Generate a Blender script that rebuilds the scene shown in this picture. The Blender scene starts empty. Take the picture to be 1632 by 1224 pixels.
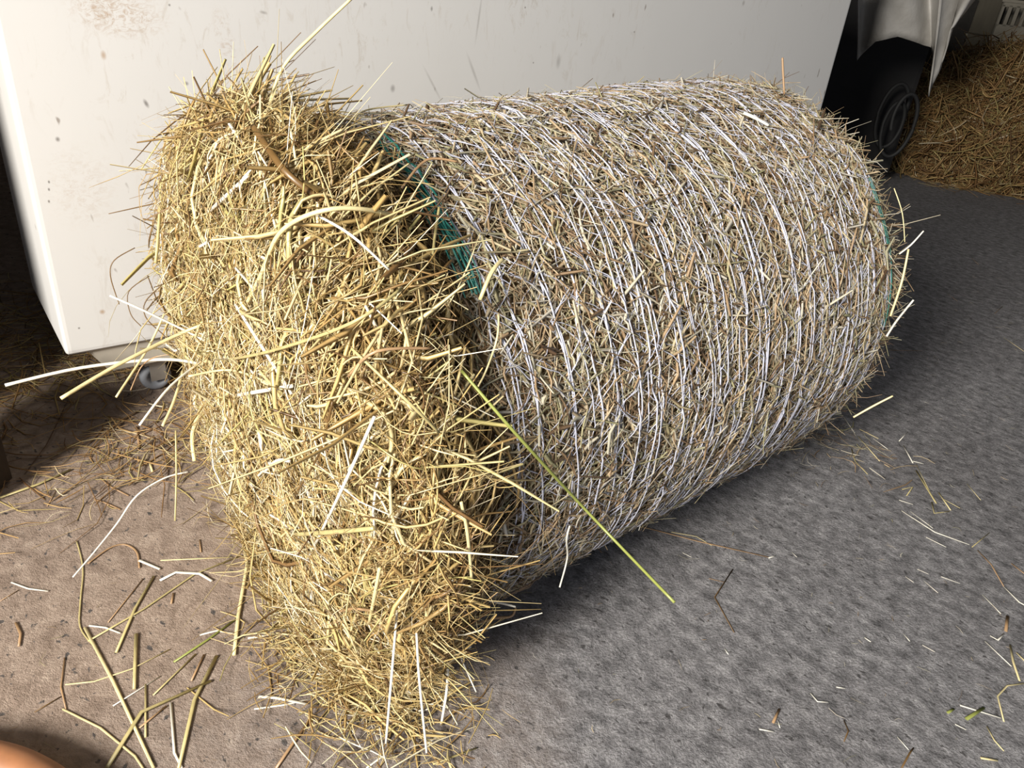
import bpy, bmesh, math, random
import numpy as np
from mathutils import Vector, Matrix, noise

random.seed(7)
rng = np.random.default_rng(7)
SC = bpy.context.scene
COL = SC.collection
R = math.radians

# ------------------------------------------------------------------ camera
PITCH, ROLL, F = R(29.08), R(6.07), 1204.3
CAM = np.array([0.0, 0.0, 1.0])
_f = np.array([0, math.cos(PITCH), -math.sin(PITCH)])
_u = np.array([0, math.sin(PITCH), math.cos(PITCH)])
_r = np.array([1.0, 0, 0])
CR = math.cos(ROLL) * _r + math.sin(ROLL) * _u
CU = -math.sin(ROLL) * _r + math.cos(ROLL) * _u
cd = bpy.data.cameras.new('camera')
cd.sensor_fit = 'HORIZONTAL'
cd.sensor_width = 36.0
cd.lens = F / 1632 * 36.0
cd.clip_start = 0.05
cam = bpy.data.objects.new('camera', cd)
COL.objects.link(cam)
m = Matrix.Identity(4)
for i in range(3):
    m[i][0], m[i][1], m[i][2], m[i][3] = CR[i], CU[i], -_f[i], CAM[i]
cam.matrix_world = m
SC.camera = cam

# ------------------------------------------------------------------ light, sky, exposure
SC.view_settings.view_transform = 'Standard'
SC.view_settings.look = 'None'
SC.view_settings.gamma = 1.0
SC.view_settings.use_curve_mapping = False
SC.view_settings.exposure = 0.0
w = bpy.data.worlds.new('overcast_sky')
SC.world = w
w.use_nodes = True
bg = w.node_tree.nodes['Background']
bg.inputs['Color'].default_value = (0.80, 0.87, 1.0, 1)
bg.inputs['Strength'].default_value = 0.42


def area_light(name, loc, target, sx, sy, power, col):
    ld = bpy.data.lights.new(name, 'AREA')
    ld.shape = 'RECTANGLE'
    ld.size, ld.size_y = sx, sy
    ld.energy = power
    ld.color = col
    o = bpy.data.objects.new(name, ld)
    COL.objects.link(o)
    o.location = loc
    o.rotation_euler = (Vector(target) - Vector(loc)).to_track_quat('-Z', 'Y').to_euler()
    return o


# daylight falling in through the open barn door, behind and to the left of where the photographer stands
area_light('doorway_daylight', (-2.1, -2.3, 2.25), (-0.2, 1.1, 0.35), 0.9, 1.1, 470, (1.0, 0.95, 0.87))

# ------------------------------------------------------------------ helpers


def ray(px, py):
    d = (px - 816) / F * CR + (612 - py) / F * CU + _f
    return d / np.linalg.norm(d)


def gnd(px, py, z=0.0):
    d = ray(px, py)
    return CAM + d * ((z - 1.0) / d[2])


def pt(px, py, dist):
    return CAM + ray(px, py) * dist


def tag(o, label=None, cat=None, group=None, kind=None):
    if label:
        o['label'] = label
    if cat:
        o['category'] = cat
    if group:
        o['group'] = group
    if kind:
        o['kind'] = kind
    return o


def empty(name, loc, label, cat, group=None, rz=0.0):
    o = bpy.data.objects.new(name, None)
    o.empty_display_size = 0.1
    COL.objects.link(o)
    o.location = loc
    o.rotation_euler.z = rz
    return tag(o, label, cat, group)


def link(name, me, mat, parent=None, keep_world=True):
    o = bpy.data.objects.new(name, me)
    COL.objects.link(o)
    if mat is not None:
        me.materials.clear()
        me.materials.append(mat)
    if parent is not None:
        o.parent = parent
        if keep_world:
            bpy.context.view_layer.update()
            o.matrix_parent_inverse = parent.matrix_world.inverted()
    return o


def np_mesh(name, V, Fq, tint=None, smooth=True):
    """V (n,3), Fq (m,4) quads -> mesh, with an optional per-vertex value 'tint'."""
    me = bpy.data.meshes.new(name)
    n, q = len(V), len(Fq)
    k = Fq.shape[1]
    me.vertices.add(n)
    me.vertices.foreach_set('co', np.ascontiguousarray(V, dtype=np.float32).ravel())
    me.loops.add(q * k)
    me.loops.foreach_set('vertex_index', np.ascontiguousarray(Fq, dtype=np.int32).ravel())
    me.polygons.add(q)
    me.polygons.foreach_set('loop_start', np.arange(0, q * k, k, dtype=np.int32))
    me.polygons.foreach_set('loop_total', np.full(q, k, dtype=np.int32))
    me.update(calc_edges=True)
    me.polygons.foreach_set('use_smooth', np.full(q, smooth, dtype=bool))
    if tint is not None:
        at = me.attributes.new('tint', 'FLOAT', 'POINT')
        at.data.foreach_set('value', np.ascontiguousarray(tint, dtype=np.float32))
    return me


def norm(v):
    return v / np.maximum(np.linalg.norm(v, axis=-1, keepdims=True), 1e-9)


def strands(name, P, wid, N, tint, flat=0.4, sides=3, taper=0.55):
    """P (n,K,3) centre lines, wid (n,) half widths, N (n,3) facing normal."""
    n, K, _ = P.shape
    T = np.empty_like(P)
    T[:, 1:-1] = P[:, 2:] - P[:, :-2]
    T[:, 0] = P[:, 1] - P[:, 0]
    T[:, -1] = P[:, -1] - P[:, -2]
    T = norm(T)
    S = norm(np.cross(T, N[:, None, :] + 1e-4))
    B = np.cross(S, T)
    prof = np.ones(K)
    prof[0] = 0.75
    prof[-1] = taper
    ang = np.arange(sides) * 2 * np.pi / sides + np.pi / 2
    W = wid[:, None, None] * prof[None, :, None]
    fl = np.broadcast_to(np.asarray(flat, float), (n,))[:, None, None]
    V = np.empty((n, K, sides, 3))
    for j, a_ in enumerate(ang):
        V[:, :, j] = P + W * (math.cos(a_) * S + fl * math.sin(a_) * B)
    idx = np.arange(n * K * sides).reshape(n, K, sides)
    a0 = idx[:, :-1, :]
    b0 = idx[:, 1:, :]
    Q = np.stack([a0, np.roll(a0, -1, 2), np.roll(b0, -1, 2), b0], -1).reshape(-1, 4)
    tv = np.repeat(tint, K * sides)
    return np_mesh(name, V.reshape(-1, 3), Q, tv)


def make_lines(pos, d, N, length, K, bend, wob):
    """bent centre lines through pos along d; N is the surface normal."""
    n = len(pos)
    u = np.linspace(-0.5, 0.5, K)
    S = norm(np.cross(d, N))
    L = length[:, None]
    P = pos[:, None, :] + d[:, None, :] * (L * u)[:, :, None]
    q = (u * u - 0.08)[None, :]
    bn = rng.normal(0, 1, n) * bend
    bs = rng.normal(0, 1, n) * bend * 1.2
    P += N[:, None, :] * (L * q * bn[:, None])[:, :, None] + S[:, None, :] * (L * q * bs[:, None])[:, :, None]
    wv = rng.normal(0, wob, (n, K))
    P += S[:, None, :] * (wv * L)[:, :, None]
    # a kink in some of them
    kink = rng.random(n) < 0.18
    kk = rng.normal(0, 0.55, n) * kink
    up = np.maximum(u, 0)[None, :]
    P += S[:, None, :] * (L * up * kk[:, None])[:, :, None]
    return P


def tube_mesh(name, pts, rad, sides=8, flat=1.0, up=(0, 0, 1), tint=0.5, sub=1, caps=True):
    """one stalk / cable as a capped tube through pts."""
    pts = [np.asarray(p, float) for p in pts]
    if sub > 1 and len(pts) > 2:
        P = np.array(pts)
        out = []
        for i in range(len(P) - 1):
            p0 = P[max(i - 1, 0)]
            p1, p2 = P[i], P[i + 1]
            p3 = P[min(i + 2, len(P) - 1)]
            for s in range(sub):
                t = s / sub
                out.append(0.5 * ((2 * p1) + (-p0 + p2) * t + (2 * p0 - 5 * p1 + 4 * p2 - p3) * t * t + (-p0 + 3 * p1 - 3 * p2 + p3) * t ** 3))
        out.append(P[-1])
        pts = out
    P = np.array(pts)
    K = len(P)
    rad = np.interp(np.linspace(0, 1, K), np.linspace(0, 1, len(np.atleast_1d(rad))), np.atleast_1d(rad)) if np.ndim(rad) else np.full(K, rad)
    T = np.gradient(P, axis=0)
    T = norm(T)
    up = np.asarray(up, float)
    V, n = [], sides
    for k in range(K):
        S = np.cross(T[k], up)
        if np.linalg.norm(S) < 1e-4:
            S = np.cross(T[k], np.array([0.3, 0.9, 0.1]))
        S /= np.linalg.norm(S)
        B = np.cross(S, T[k])
        for j in range(n):
            a_ = 2 * math.pi * j / n
            V.append(P[k] + rad[k] * (math.cos(a_) * S + flat * math.sin(a_) * B))
    faces = []
    for k in range(K - 1):
        for j in range(n):
            faces.append((k * n + j, k * n + (j + 1) % n, (k + 1) * n + (j + 1) % n, (k + 1) * n + j))
    if caps:
        faces.append(tuple(range(n - 1, -1, -1)))
        faces.append(tuple((K - 1) * n + j for j in range(n)))
    me = bpy.data.meshes.new(name)
    me.from_pydata([tuple(v) for v in V], [], faces)
    for p in me.polygons:
        p.use_smooth = len(p.vertices) == 4
    at = me.attributes.new('tint', 'FLOAT', 'POINT')
    at.data.foreach_set('value', np.full(len(V), tint, np.float32))
    return me


def bm_mesh(name, bm, smooth=False):
    bmesh.ops.recalc_face_normals(bm, faces=bm.faces)
    me = bpy.data.meshes.new(name)
    bm.to_mesh(me)
    bm.free()
    if smooth:
        for p in me.polygons:
            p.use_smooth = True
    return me


def box_bm(lo, hi, bev=0.0, seg=2):
    bm = bmesh.new()
    r_ = bmesh.ops.create_cube(bm, size=1.0)
    lo, hi = Vector(lo), Vector(hi)
    for v in r_['verts']:
        v.co = Vector(((lo[i] + hi[i]) / 2 + v.co[i] * (hi[i] - lo[i])) for i in range(3))
    if bev > 0:
        bmesh.ops.bevel(bm, geom=list(bm.edges), offset=bev, segments=seg, profile=0.6, affect='EDGES')
    return bm


# ------------------------------------------------------------------ materials


class NT:
    def __init__(s, name):
        s.m = bpy.data.materials.new(name)
        s.m.use_nodes = True
        s.t = s.m.node_tree
        s.b = s.t.nodes['Principled BSDF']

    def n(s, typ, **kw):
        nd = s.t.nodes.new(typ)
        for k, v in kw.items():
            if k.startswith('i_'):
                key = k[2:]
                key = int(key) if key.isdigit() else key.replace('_', ' ')
                nd.inputs[key].default_value = v
            else:
                setattr(nd, k, v)
        return nd

    def l(s, a_, b_):
        s.t.links.new(a_, b_)

    def ramp(s, stops, fac, interp='LINEAR'):
        nd = s.t.nodes.new('ShaderNodeValToRGB')
        cr = nd.color_ramp
        cr.interpolation = interp
        while len(cr.elements) > 1:
            cr.elements.remove(cr.elements[-1])
        cr.elements[0].position = stops[0][0]
        cr.elements[0].color = (*stops[0][1], 1) if len(stops[0][1]) == 3 else stops[0][1]
        for p_, c_ in stops[1:]:
            e = cr.elements.new(p_)
            e.color = (*c_, 1)
        s.l(fac, nd.inputs[0])
        return nd.outputs[0]

    def noise(s, vec, scale, detail=4, rough=0.55, dist=0.0):
        nd = s.n('ShaderNodeTexNoise', i_Scale=scale, i_Detail=detail, i_Roughness=rough, i_Distortion=dist)
        if vec is not None:
            s.l(vec, nd.inputs['Vector'])
        return nd.outputs['Fac']

    def mix(s, fac, a_, b_, mode='MIX'):
        nd = s.n('ShaderNodeMix', data_type='RGBA', blend_type=mode)
        for sock, v in ((nd.inputs[0], fac), (nd.inputs[6], a_), (nd.inputs[7], b_)):
            if isinstance(v, (int, float)):
                sock.default_value = v
            elif isinstance(v, tuple):
                sock.default_value = (*v, 1)
            else:
                s.l(v, sock)
        return nd.outputs[2]

    def mapping(s, vec, scale=(1, 1, 1), rot=(0, 0, 0)):
        nd = s.n('ShaderNodeMapping')
        nd.inputs['Scale'].default_value = scale
        nd.inputs['Rotation'].default_value = rot
        s.l(vec, nd.inputs['Vector'])
        return nd.outputs[0]

    def bump(s, h, strength, dist):
        nd = s.n('ShaderNodeBump', i_Strength=strength, i_Distance=dist)
        s.l(h, nd.inputs['Height'])
        s.l(nd.outputs[0], s.b.inputs['Normal'])


def straw_mat(name, stops, rough=0.38, spec=0.5):
    t = NT(name)
    at = t.n('ShaderNodeAttribute', attribute_name='tint')
    c = t.ramp(stops, at.outputs['Fac'])
    co = t.n('ShaderNodeTexCoord').outputs['Object']
    nz = t.noise(co, 60, 2)
    c = t.mix(0.35, c, t.ramp([(0.3, (0.45, 0.38, 0.3)), (0.7, (1.0, 1.0, 1.0))], nz), 'MULTIPLY')
    t.l(c, t.b.inputs['Base Color'])
    t.b.inputs['Roughness'].default_value = rough
    t.b.inputs['Specular IOR Level'].default_value = spec
    return t.m


def plain(name, col, rough=0.6, metal=0.0, nscale=0, namt=0.25, bump=0.0):
    t = NT(name)
    t.b.inputs['Roughness'].default_value = rough
    t.b.inputs['Metallic'].default_value = metal
    if nscale:
        co = t.n('ShaderNodeTexCoord').outputs['Object']
        nz = t.noise(co, nscale, 5)
        dk = tuple(c * (1 - namt) for c in col)
        c = t.ramp([(0.3, dk), (0.7, col)], nz)
        t.l(c, t.b.inputs['Base Color'])
        if bump:
            t.bump(nz, bump, 0.01)
    else:
        t.b.inputs['Base Color'].default_value = (*col, 1)
    return t.m


HAY_GOLD = straw_mat('golden_hay', [(0.0, (0.09, 0.045, 0.018)), (0.14, (0.24, 0.14, 0.055)), (0.3, (0.43, 0.29, 0.11)), (0.46, (0.60, 0.45, 0.19)),
                                    (0.64, (0.72, 0.60, 0.34)), (0.76, (0.47, 0.41, 0.15)), (0.84, (0.80, 0.72, 0.50)), (1.0, (0.90, 0.88, 0.80))], 0.34, 0.6)
HAY_PALE = straw_mat('netted_hay', [(0.0, (0.08, 0.045, 0.025)), (0.18, (0.20, 0.13, 0.075)), (0.34, (0.39, 0.27, 0.155)), (0.5, (0.49, 0.40, 0.26)),
                                    (0.62, (0.34, 0.32, 0.17)), (0.75, (0.47, 0.44, 0.38)), (0.88, (0.60, 0.54, 0.40)), (1.0, (0.78, 0.76, 0.70))], 0.45, 0.45)
HAY_DIM = straw_mat('old_hay', [(0.0, (0.07, 0.035, 0.015)), (0.3, (0.27, 0.15, 0.06)), (0.55, (0.44, 0.28, 0.12)), (0.75, (0.40, 0.33, 0.13)), (0.9, (0.62, 0.50, 0.30)), (1.0, (0.85, 0.78, 0.60))], 0.5, 0.3)
CORE = plain('packed_hay', (0.20, 0.125, 0.05), 0.9, 0, 35, 0.55, 0.6)  # darker than the straws, so the gaps between them look shaded
NET = plain('white_net_twine', (0.58, 0.59, 0.69), 0.35, 0, 25, 0.2)
NET_GREEN = plain('green_net_twine', (0.02, 0.17, 0.14), 0.4, 0, 40, 0.4)

# ------------------------------------------------------------------ floor and barn shell


def floor_mat():
    t = NT('worn_concrete')
    co = t.n('ShaderNodeTexCoord').outputs['Object']
    st = t.mapping(co, (1, 1, 1), (0, 0, R(40)))
    st = t.mapping(st, (0.78, 1.1, 1.0))
    grain = t.noise(st, 40, 6, 0.7, 0.1)
    fine = t.noise(co, 210, 3, 0.8)
    blot = t.noise(co, 2.2, 4, 0.6)
    pits = t.noise(st, 75, 2, 0.5, 0.3)
    grey = t.ramp([(0.32, (0.12, 0.117, 0.12)), (0.5, (0.27, 0.263, 0.27)), (0.68, (0.46, 0.45, 0.455))], grain)
    grey = t.mix(0.6, grey, t.ramp([(0.36, (0.3, 0.29, 0.29)), (0.6, (1.1, 1.1, 1.1))], fine), 'MULTIPLY')
    brown = t.ramp([(0.3, (0.21, 0.155, 0.12)), (0.55, (0.34, 0.262, 0.21)), (0.75, (0.46, 0.37, 0.30))], t.noise(co, 30, 6, 0.65, 0.6))
    # trodden dust: thick on the door side of the bale, thin towards the open floor
    sep = t.n('ShaderNodeSeparateXYZ')
    t.l(co, sep.inputs[0])
    g = t.n('ShaderNodeMath', operation='MULTIPLY_ADD')
    g.inputs[1].default_value = -1.5
    g.inputs[2].default_value = 0.32
    t.l(sep.outputs[0], g.inputs[0])
    g2 = t.n('ShaderNodeMath', operation='ADD')
    t.l(g.outputs[0], g2.inputs[0])
    b2 = t.n('ShaderNodeMath', operation='MULTIPLY_ADD')
    b2.inputs[1].default_value = 1.2
    b2.inputs[2].default_value = -0.6
    t.l(blot, b2.inputs[0])
    t.l(b2.outputs[0], g2.inputs[1])
    g2.use_clamp = True
    c = t.mix(g2.outputs[0], grey, brown)
    c = t.mix(t.ramp([(0.30, (0.9, 0.9, 0.9)), (0.36, (0, 0, 0))], pits), c, (0.07, 0.066, 0.066))
    c = t.mix(0.5, c, t.ramp([(0.3, (0.6, 0.58, 0.57)), (0.7, (1, 1, 1))], blot), 'MULTIPLY')
    t.l(c, t.b.inputs['Base Color'])
    t.b.inputs['Roughness'].default_value = 0.85
    t.b.inputs['Specular IOR Level'].default_value = 0.25
    ad = t.n('ShaderNodeMath', operation='ADD')
    t.l(grain, ad.inputs[0])
    t.l(fine, ad.inputs[1])
    t.bump(ad.outputs[0], 0.6, 0.006)
    return t.m


bm = bmesh.new()
bmesh.ops.create_grid(bm, x_segments=40, y_segments=40, size=1.0)
for v in bm.verts:
    v.co.x = v.co.x * 5.5 + 1.5
    v.co.y = v.co.y * 5.5 + 2.5
tag(link('floor', bm_mesh('floor', bm), floor_mat()), kind='structure')
WALLM = plain('dark_barn_wall', (0.055, 0.05, 0.045), 0.9, 0, 6, 0.5, 0.4)
tag(link('wall_back', bm_mesh('wall_back', box_bm((-4, 7.6, 0), (7, 7.8, 3.2))), WALLM), kind='structure')
tag(link('wall_left', bm_mesh('wall_left', box_bm((-4.0, -0.4, 0), (-3.8, 7.6, 3.2))), WALLM), kind='structure')
tag(link('ceiling', bm_mesh('ceiling', box_bm((-4, -0.4, 3.2), (7, 7.8, 3.35))), WALLM), kind='structure')

tag(link('wall_right', bm_mesh('wall_right', box_bm((6.2, 2.0, 0), (6.4, 7.6, 3.2))), WALLM), kind='structure')
tag(link('shade_partition', bm_mesh('shade_partition', box_bm((-3.8, 0.95, 0), (-1.27, 1.05, 1.5))), WALLM), kind='structure')  # added partition outside the view, keeps door light off the left floor

# ------------------------------------------------------------------ the round bale
AZ, EL = R(49.65), R(3.2)
AX = np.array([math.sin(AZ) * math.cos(EL), math.cos(AZ) * math.cos(EL), math.sin(EL)])
E1 = np.array([math.cos(AZ), -math.sin(AZ), 0.0])
E2 = np.cross(E1, AX)
if E2[2] < 0:
    E2 = -E2
BC = np.array([0.022, 1.2946, 0.402])
BR, T0, T1 = 0.402, -0.339, 0.586

bale = empty('round_hay_bale', (float(BC[0]), float(BC[1]), 0.0),
             'large round hay bale in white net, golden loose end, before the white cabinet', 'hay bale')


def squash(P):
    """the bale's weight flattens it on the floor"""
    z = P[..., 2]
    P[..., 2] = np.where(z < 0.03, 0.006 + 0.024 * np.exp(np.minimum((z - 0.03) / 0.03, 0)), z)
    return P


def vnoise(P, sc, seed):
    """cheap smooth noise on points, sum of sines"""
    rs = np.random.default_rng(seed)
    out = 0
    for k in range(5):
        d = rs.normal(0, 1, 3)
        out = out + np.sin(P @ d * sc * (0.7 + 0.35 * k) + rs.random() * 6.28) / (1 + 0.5 * k)
    return out / 2.6


def barrel_pt(t, th):
    """t along the axis, th around it; returns pos, normal"""
    c, s = np.cos(th), np.sin(th)
    u = (t - T0) / (T1 - T0)
    edge = 0.035 * np.clip((u - 0.93) / 0.07, 0, 1) ** 2 + 0.012 * np.clip((0.06 - u) / 0.06, 0, 1)
    r = BR * (1 + 0.012 * np.sin(np.pi * np.clip(u, 0, 1))) - edge
    N = c[..., None] * E1 + s[..., None] * E2
    P = BC + t[..., None] * AX + r[..., None] * N
    P = P + N * (0.006 * vnoise(P, 14, 3) - 0.004 * (0.5 + 0.5 * np.cos(2 * np.pi * u * 20)))[..., None]
    return squash(P), N


# profile of the loose end: distance in front of the net edge, radius
PS = np.array([-0.05, 0.0, 0.035, 0.078, 0.125, 0.160, 0.188, 0.205, 0.215, 0.222])
PRr = np.array([0.365, 0.378, 0.392, 0.418, 0.430, 0.412, 0.35, 0.26, 0.14, 0.0])
_seg = np.concatenate([[0], np.cumsum(np.hypot(np.diff(PS), np.diff(PRr)))])
PV = _seg / _seg[-1]


def loose_pt(v, th):
    s = np.interp(v, PV, PS)
    r = np.interp(v, PV, PRr)
    c, sn = np.cos(th), np.sin(th)
    drop = np.clip(-sn, 0, 1) * (c > 0)
    cc = np.where(c > 0, (1 - drop) * c + drop * np.abs(c) ** 0.8, c)
    N0 = cc[..., None] * E1 + sn[..., None] * E2
    P = BC + (T0 - s)[..., None] * AX + r[..., None] * N0
    rim = np.clip(r / 0.3, 0, 1)
    lump = vnoise(P, 9, 11) * 0.018 + vnoise(P, 22, 12) * 0.008
    e = 1e-3
    ds = (np.interp(np.clip(v + e, 0, 1), PV, PS) - np.interp(np.clip(v - e, 0, 1), PV, PS))
    dr = (np.interp(np.clip(v + e, 0, 1), PV, PRr) - np.interp(np.clip(v - e, 0, 1), PV, PRr))
    L = np.hypot(ds, dr) + 1e-9
    nr, ns = ds / L, -dr / L
    Nn = norm(nr[..., None] * (c[..., None] * E1 + sn[..., None] * E2) - ns[..., None] * AX)
    P = P + Nn * lump[..., None] * np.clip((v - 0.05) * 12, 0, 1)[..., None]
    # near the floor the loose hay slumps outwards
    low = np.clip((0.16 - P[..., 2]) / 0.16, 0, 1.3)
    out = norm(np.stack([Nn[..., 0], Nn[..., 1], 0 * Nn[..., 0]], -1) + 1e-5)
    P = P + out * (0.02 * low ** 2)[..., None]
    return squash(P), Nn, rim


def grid_mesh(name, P, close_v=True):
    a_, b_ = P.shape[:2]
    idx = np.arange(a_ * b_).reshape(a_, b_)
    A0, B0 = idx[:-1], idx[1:]
    Q = np.stack([A0, np.roll(A0, -1, 1), np.roll(B0, -1, 1), B0], -1).reshape(-1, 4)
    return np_mesh(name, P.reshape(-1, 3), Q)


# packed core: the netted body, closed at the far end
tt = np.linspace(T0 - 0.02, T1, 70)
th = np.linspace(0, 2 * np.pi, 160, endpoint=False)
TT, TH = np.meshgrid(tt, th, indexing='ij')
Pb, Nb = barrel_pt(TT, TH)
Pb = Pb - Nb * 0.010
endrings = []
for k, rr in enumerate((0.93, 0.8, 0.55, 0.25, 0.001)):
    cen = Pb[-1].mean(0)
    endrings.append(cen + (Pb[-1] - cen) * rr + AX * 0.012 * (k + 1) ** 0.5)
Pb = np.concatenate([Pb, np.array(endrings)], 0)
Pb[..., 2] = np.maximum(Pb[..., 2], 0.004)
link('netted_body', grid_mesh('netted_body', Pb), CORE, bale)
vv = np.linspace(0.0, 1.0, 70)
VV, TH = np.meshgrid(vv, th, indexing='ij')
Pl, Nl, _ = loose_pt(VV, TH)
Pl = Pl - Nl * 0.03
Pl[..., 2] = np.maximum(Pl[..., 2], 0.004)
link('loose_end', grid_mesh('loose_end', Pl), CORE, bale)

# --- chopped hay showing through the net
nB = 56000
t = rng.uniform(T0 - 0.01, T1 + 0.012, nB)
thb = rng.uniform(R(-88), R(200), nB)
pos, N = barrel_pt(t, thb)
TA = norm(np.cross(np.broadcast_to(AX, N.shape), N))
ph = rng.uniform(0, 2 * np.pi, nB)
d = np.cos(ph)[:, None] * AX + 1.15 * np.sin(ph)[:, None] * TA + N * rng.normal(0, 0.16, nB)[:, None]
d = norm(d)
ln = np.clip(rng.lognormal(math.log(0.032), 0.6, nB), 0.010, 0.12)
wd = np.clip(rng.lognormal(math.log(0.00145), 0.55, nB), 0.0005, 0.0042)
pos = pos + N * rng.normal(-0.003, 0.004, nB)[:, None]
P = make_lines(pos, d, N, ln, 3, 0.25, 0.01)
P[..., 2] = np.maximum(P[..., 2], 0.004)
tint = np.clip(rng.beta(2.0, 2.0, nB), 0, 1)
o = link('chopped_hay', strands('chopped_hay', P, wd, N, tint, 0.35), HAY_PALE, bale)
tag(o, kind='stuff')

# --- fringe of straws round the far end of the net
nE = 2600
thb = rng.uniform(R(-85), R(200), nE)
t = T1 - np.abs(rng.normal(0, 0.03, nE))
pos, N = barrel_pt(t, thb)
TA = norm(np.cross(np.broadcast_to(AX, N.shape), N))
d = norm(AX * rng.normal(0.5, 0.5, nE)[:, None] + TA * rng.normal(0, 0.7, nE)[:, None] + N * rng.normal(0.12, 0.25, nE)[:, None])
ln = np.clip(rng.lognormal(math.log(0.05), 0.45, nE), 0.02, 0.16)
P = make_lines(pos, d, N, ln, 5, 0.5, 0.02)
P[..., 2] = np.maximum(P[..., 2], 0.004)
o = link('end_fringe', strands('end_fringe', P, np.clip(rng.lognormal(math.log(0.0009), 0.4, nE), 0.0004, 0.002), N, rng.beta(2, 2, nE), 0.5), HAY_PALE, bale)
tag(o, kind='stuff')

# --- loose golden hay of the burst end
nL = 64000
v = rng.uniform(0.03, 0.97, nL) ** 0.85
thl = rng.uniform(0, 2 * np.pi, nL)
pos, N, rim = loose_pt(v, thl)
Cn = BC + AX * T0
rad = pos - Cn
rad = rad - (rad @ AX)[:, None] * AX
TG = norm(np.cross(np.broadcast_to(AX, rad.shape), rad))
DN = np.array([0, 0, -1.0]) - N * (N @ np.array([0, 0, -1.0]))[:, None]
DN = norm(DN)
rnd = rng.normal(0, 1, (nL, 3))
rnd = rnd - AX * ((rnd @ AX) * 0.85 * np.clip(1 - v / 0.4, 0, 1))[:, None]
rnd = norm(rnd - N * (rnd * N).sum(1)[:, None])
sg = np.sign(rng.normal(0, 1, nL))[:, None]
k = rng.random(nL)[:, None]
# the hay lies in combed locks: tangential by the net, tumbling outwards on top, hanging down lower on the face
OUTW = -AX - N * (N @ (-AX))[:, None]
topw = np.clip((pos[:, 2] - 0.50) / 0.25, 0, 1)[:, None] * 0.8
rimw = np.clip(1 - v / 0.3, 0, 1)[:, None]
base = norm((DN * (1 - topw) + OUTW * topw) * (1 - 0.8 * rimw) + TG * np.where(rng.random((nL, 1)) < 0.85, -1, 1) * (0.25 + rimw) * np.sign((TG @ np.array([0, 0, 1.0])) + 1e-6)[:, None])
base = norm(base - N * (base * N).sum(1)[:, None])
side = np.cross(N, base)
ang = 0.75 * vnoise(pos, 8, 41) + 0.35 * vnoise(pos, 21, 42) + rng.normal(0, 0.42, nL)
wild = rng.random(nL) < 0.24
ang = np.where(wild, rng.uniform(-np.pi, np.pi, nL) * np.clip(0.45 + 2 * v, 0, 1), ang)
d = norm(np.cos(ang)[:, None] * base + np.sin(ang)[:, None] * side + N * rng.normal(0.0, 0.11, nL)[:, None])
ln = np.clip(rng.lognormal(math.log(0.10), 0.55, nL), 0.02, 0.30) * np.clip(0.5 + 1.6 * v, 0.62, 1.0)
wd = np.clip(rng.lognormal(math.log(0.00102), 0.68, nL), 0.0003, 0.0046)
pos = pos + N * (rng.normal(-0.014, 0.012, nL) - 0.012 * np.clip(1 - v / 0.2, 0, 1))[:, None]
P = make_lines(pos, d, N, ln, 7, 0.6, 0.013)
hug = (np.linspace(-0.5, 0.5, 7)[None, :] * ln[:, None]) ** 2 / (2 * 0.22)
P -= N[:, None, :] * hug[:, :, None]
P[..., 2] = np.maximum(P[..., 2], 0.003 + 0.004 * rng.random((nL, 1)))
tint = np.clip(rng.beta(1.7, 1.5, nL), 0, 1)
# hay tint darkens to brown towards the crease by the net
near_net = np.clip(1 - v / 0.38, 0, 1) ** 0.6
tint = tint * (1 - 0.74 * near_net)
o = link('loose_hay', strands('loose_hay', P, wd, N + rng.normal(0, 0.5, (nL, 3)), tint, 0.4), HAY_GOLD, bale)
tag(o, kind='stuff')

# --- wisps that stand off the burst end
nW = 700
v = rng.uniform(0.12, 0.95, nW)
thl = rng.uniform(0, 2 * np.pi, nW)
pos, N, rim = loose_pt(v, thl)
rnd = rng.normal(0, 1, (nW, 3))
d = norm(N * rng.normal(0.05, 0.3, nW)[:, None] + 0.8 * rnd + np.array([0, 0, -0.45]) - AX * 0.05)
ln = np.clip(rng.lognormal(math.log(0.09), 0.45, nW), 0.04, 0.22)
pos = pos + d * (ln * 0.22)[:, None]
P = make_lines(pos, d, N, ln, 8, 0.9, 0.012)
P[..., 2] -= (np.linspace(0, 1, 8)[None, :] ** 2) * ln[:, None] * 0.2
P[..., 2] = np.maximum(P[..., 2], 0.004)
o = link('hay_wisps', strands('hay_wisps', P, np.clip(rng.lognormal(math.log(0.0007), 0.45, nW), 0.0003, 0.002), N + rng.normal(0, .5, (nW, 3)), rng.beta(2, 2, nW), 0.45, taper=0.3), HAY_GOLD, bale)
tag(o, kind='stuff')

# --- net wrap: groups of chain lines round the body joined by zigzag threads
ringP, ringW, ringN, zz = [], [], [], []
M = 150
thr = np.linspace(R(-100), R(215), M)
nG = 23
for g in range(nG):
    tg = T0 + 0.012 + (T1 - T0 - 0.03) * g / (nG - 1)
    for s in range(random.choice((2, 3, 3, 4))):
        off = random.gauss(0, 0.008)
        slant = random.gauss(0, 0.012)
        tl = tg + off + slant * np.linspace(-1, 1, M) + 0.0025 * np.sin(thr * random.uniform(6, 11) + random.random() * 6) + rng.normal(0, 0.0006, M)
        P_, N_ = barrel_pt(np.clip(tl, T0 - 0.005, T1 - 0.004), thr)
        hb = random.uniform(0.0018, 0.0065)
        dip = -0.005 * (np.sin(thr * random.uniform(9, 17) + random.random() * 6) > 0.6)
        P_ = P_ + N_ * (hb + dip)[:, None]
        P_[:, 2] = np.maximum(P_[:, 2], 0.004)
        ringP.append(P_)
        ringW.append(random.uniform(0.0010, 0.0019))
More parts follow.
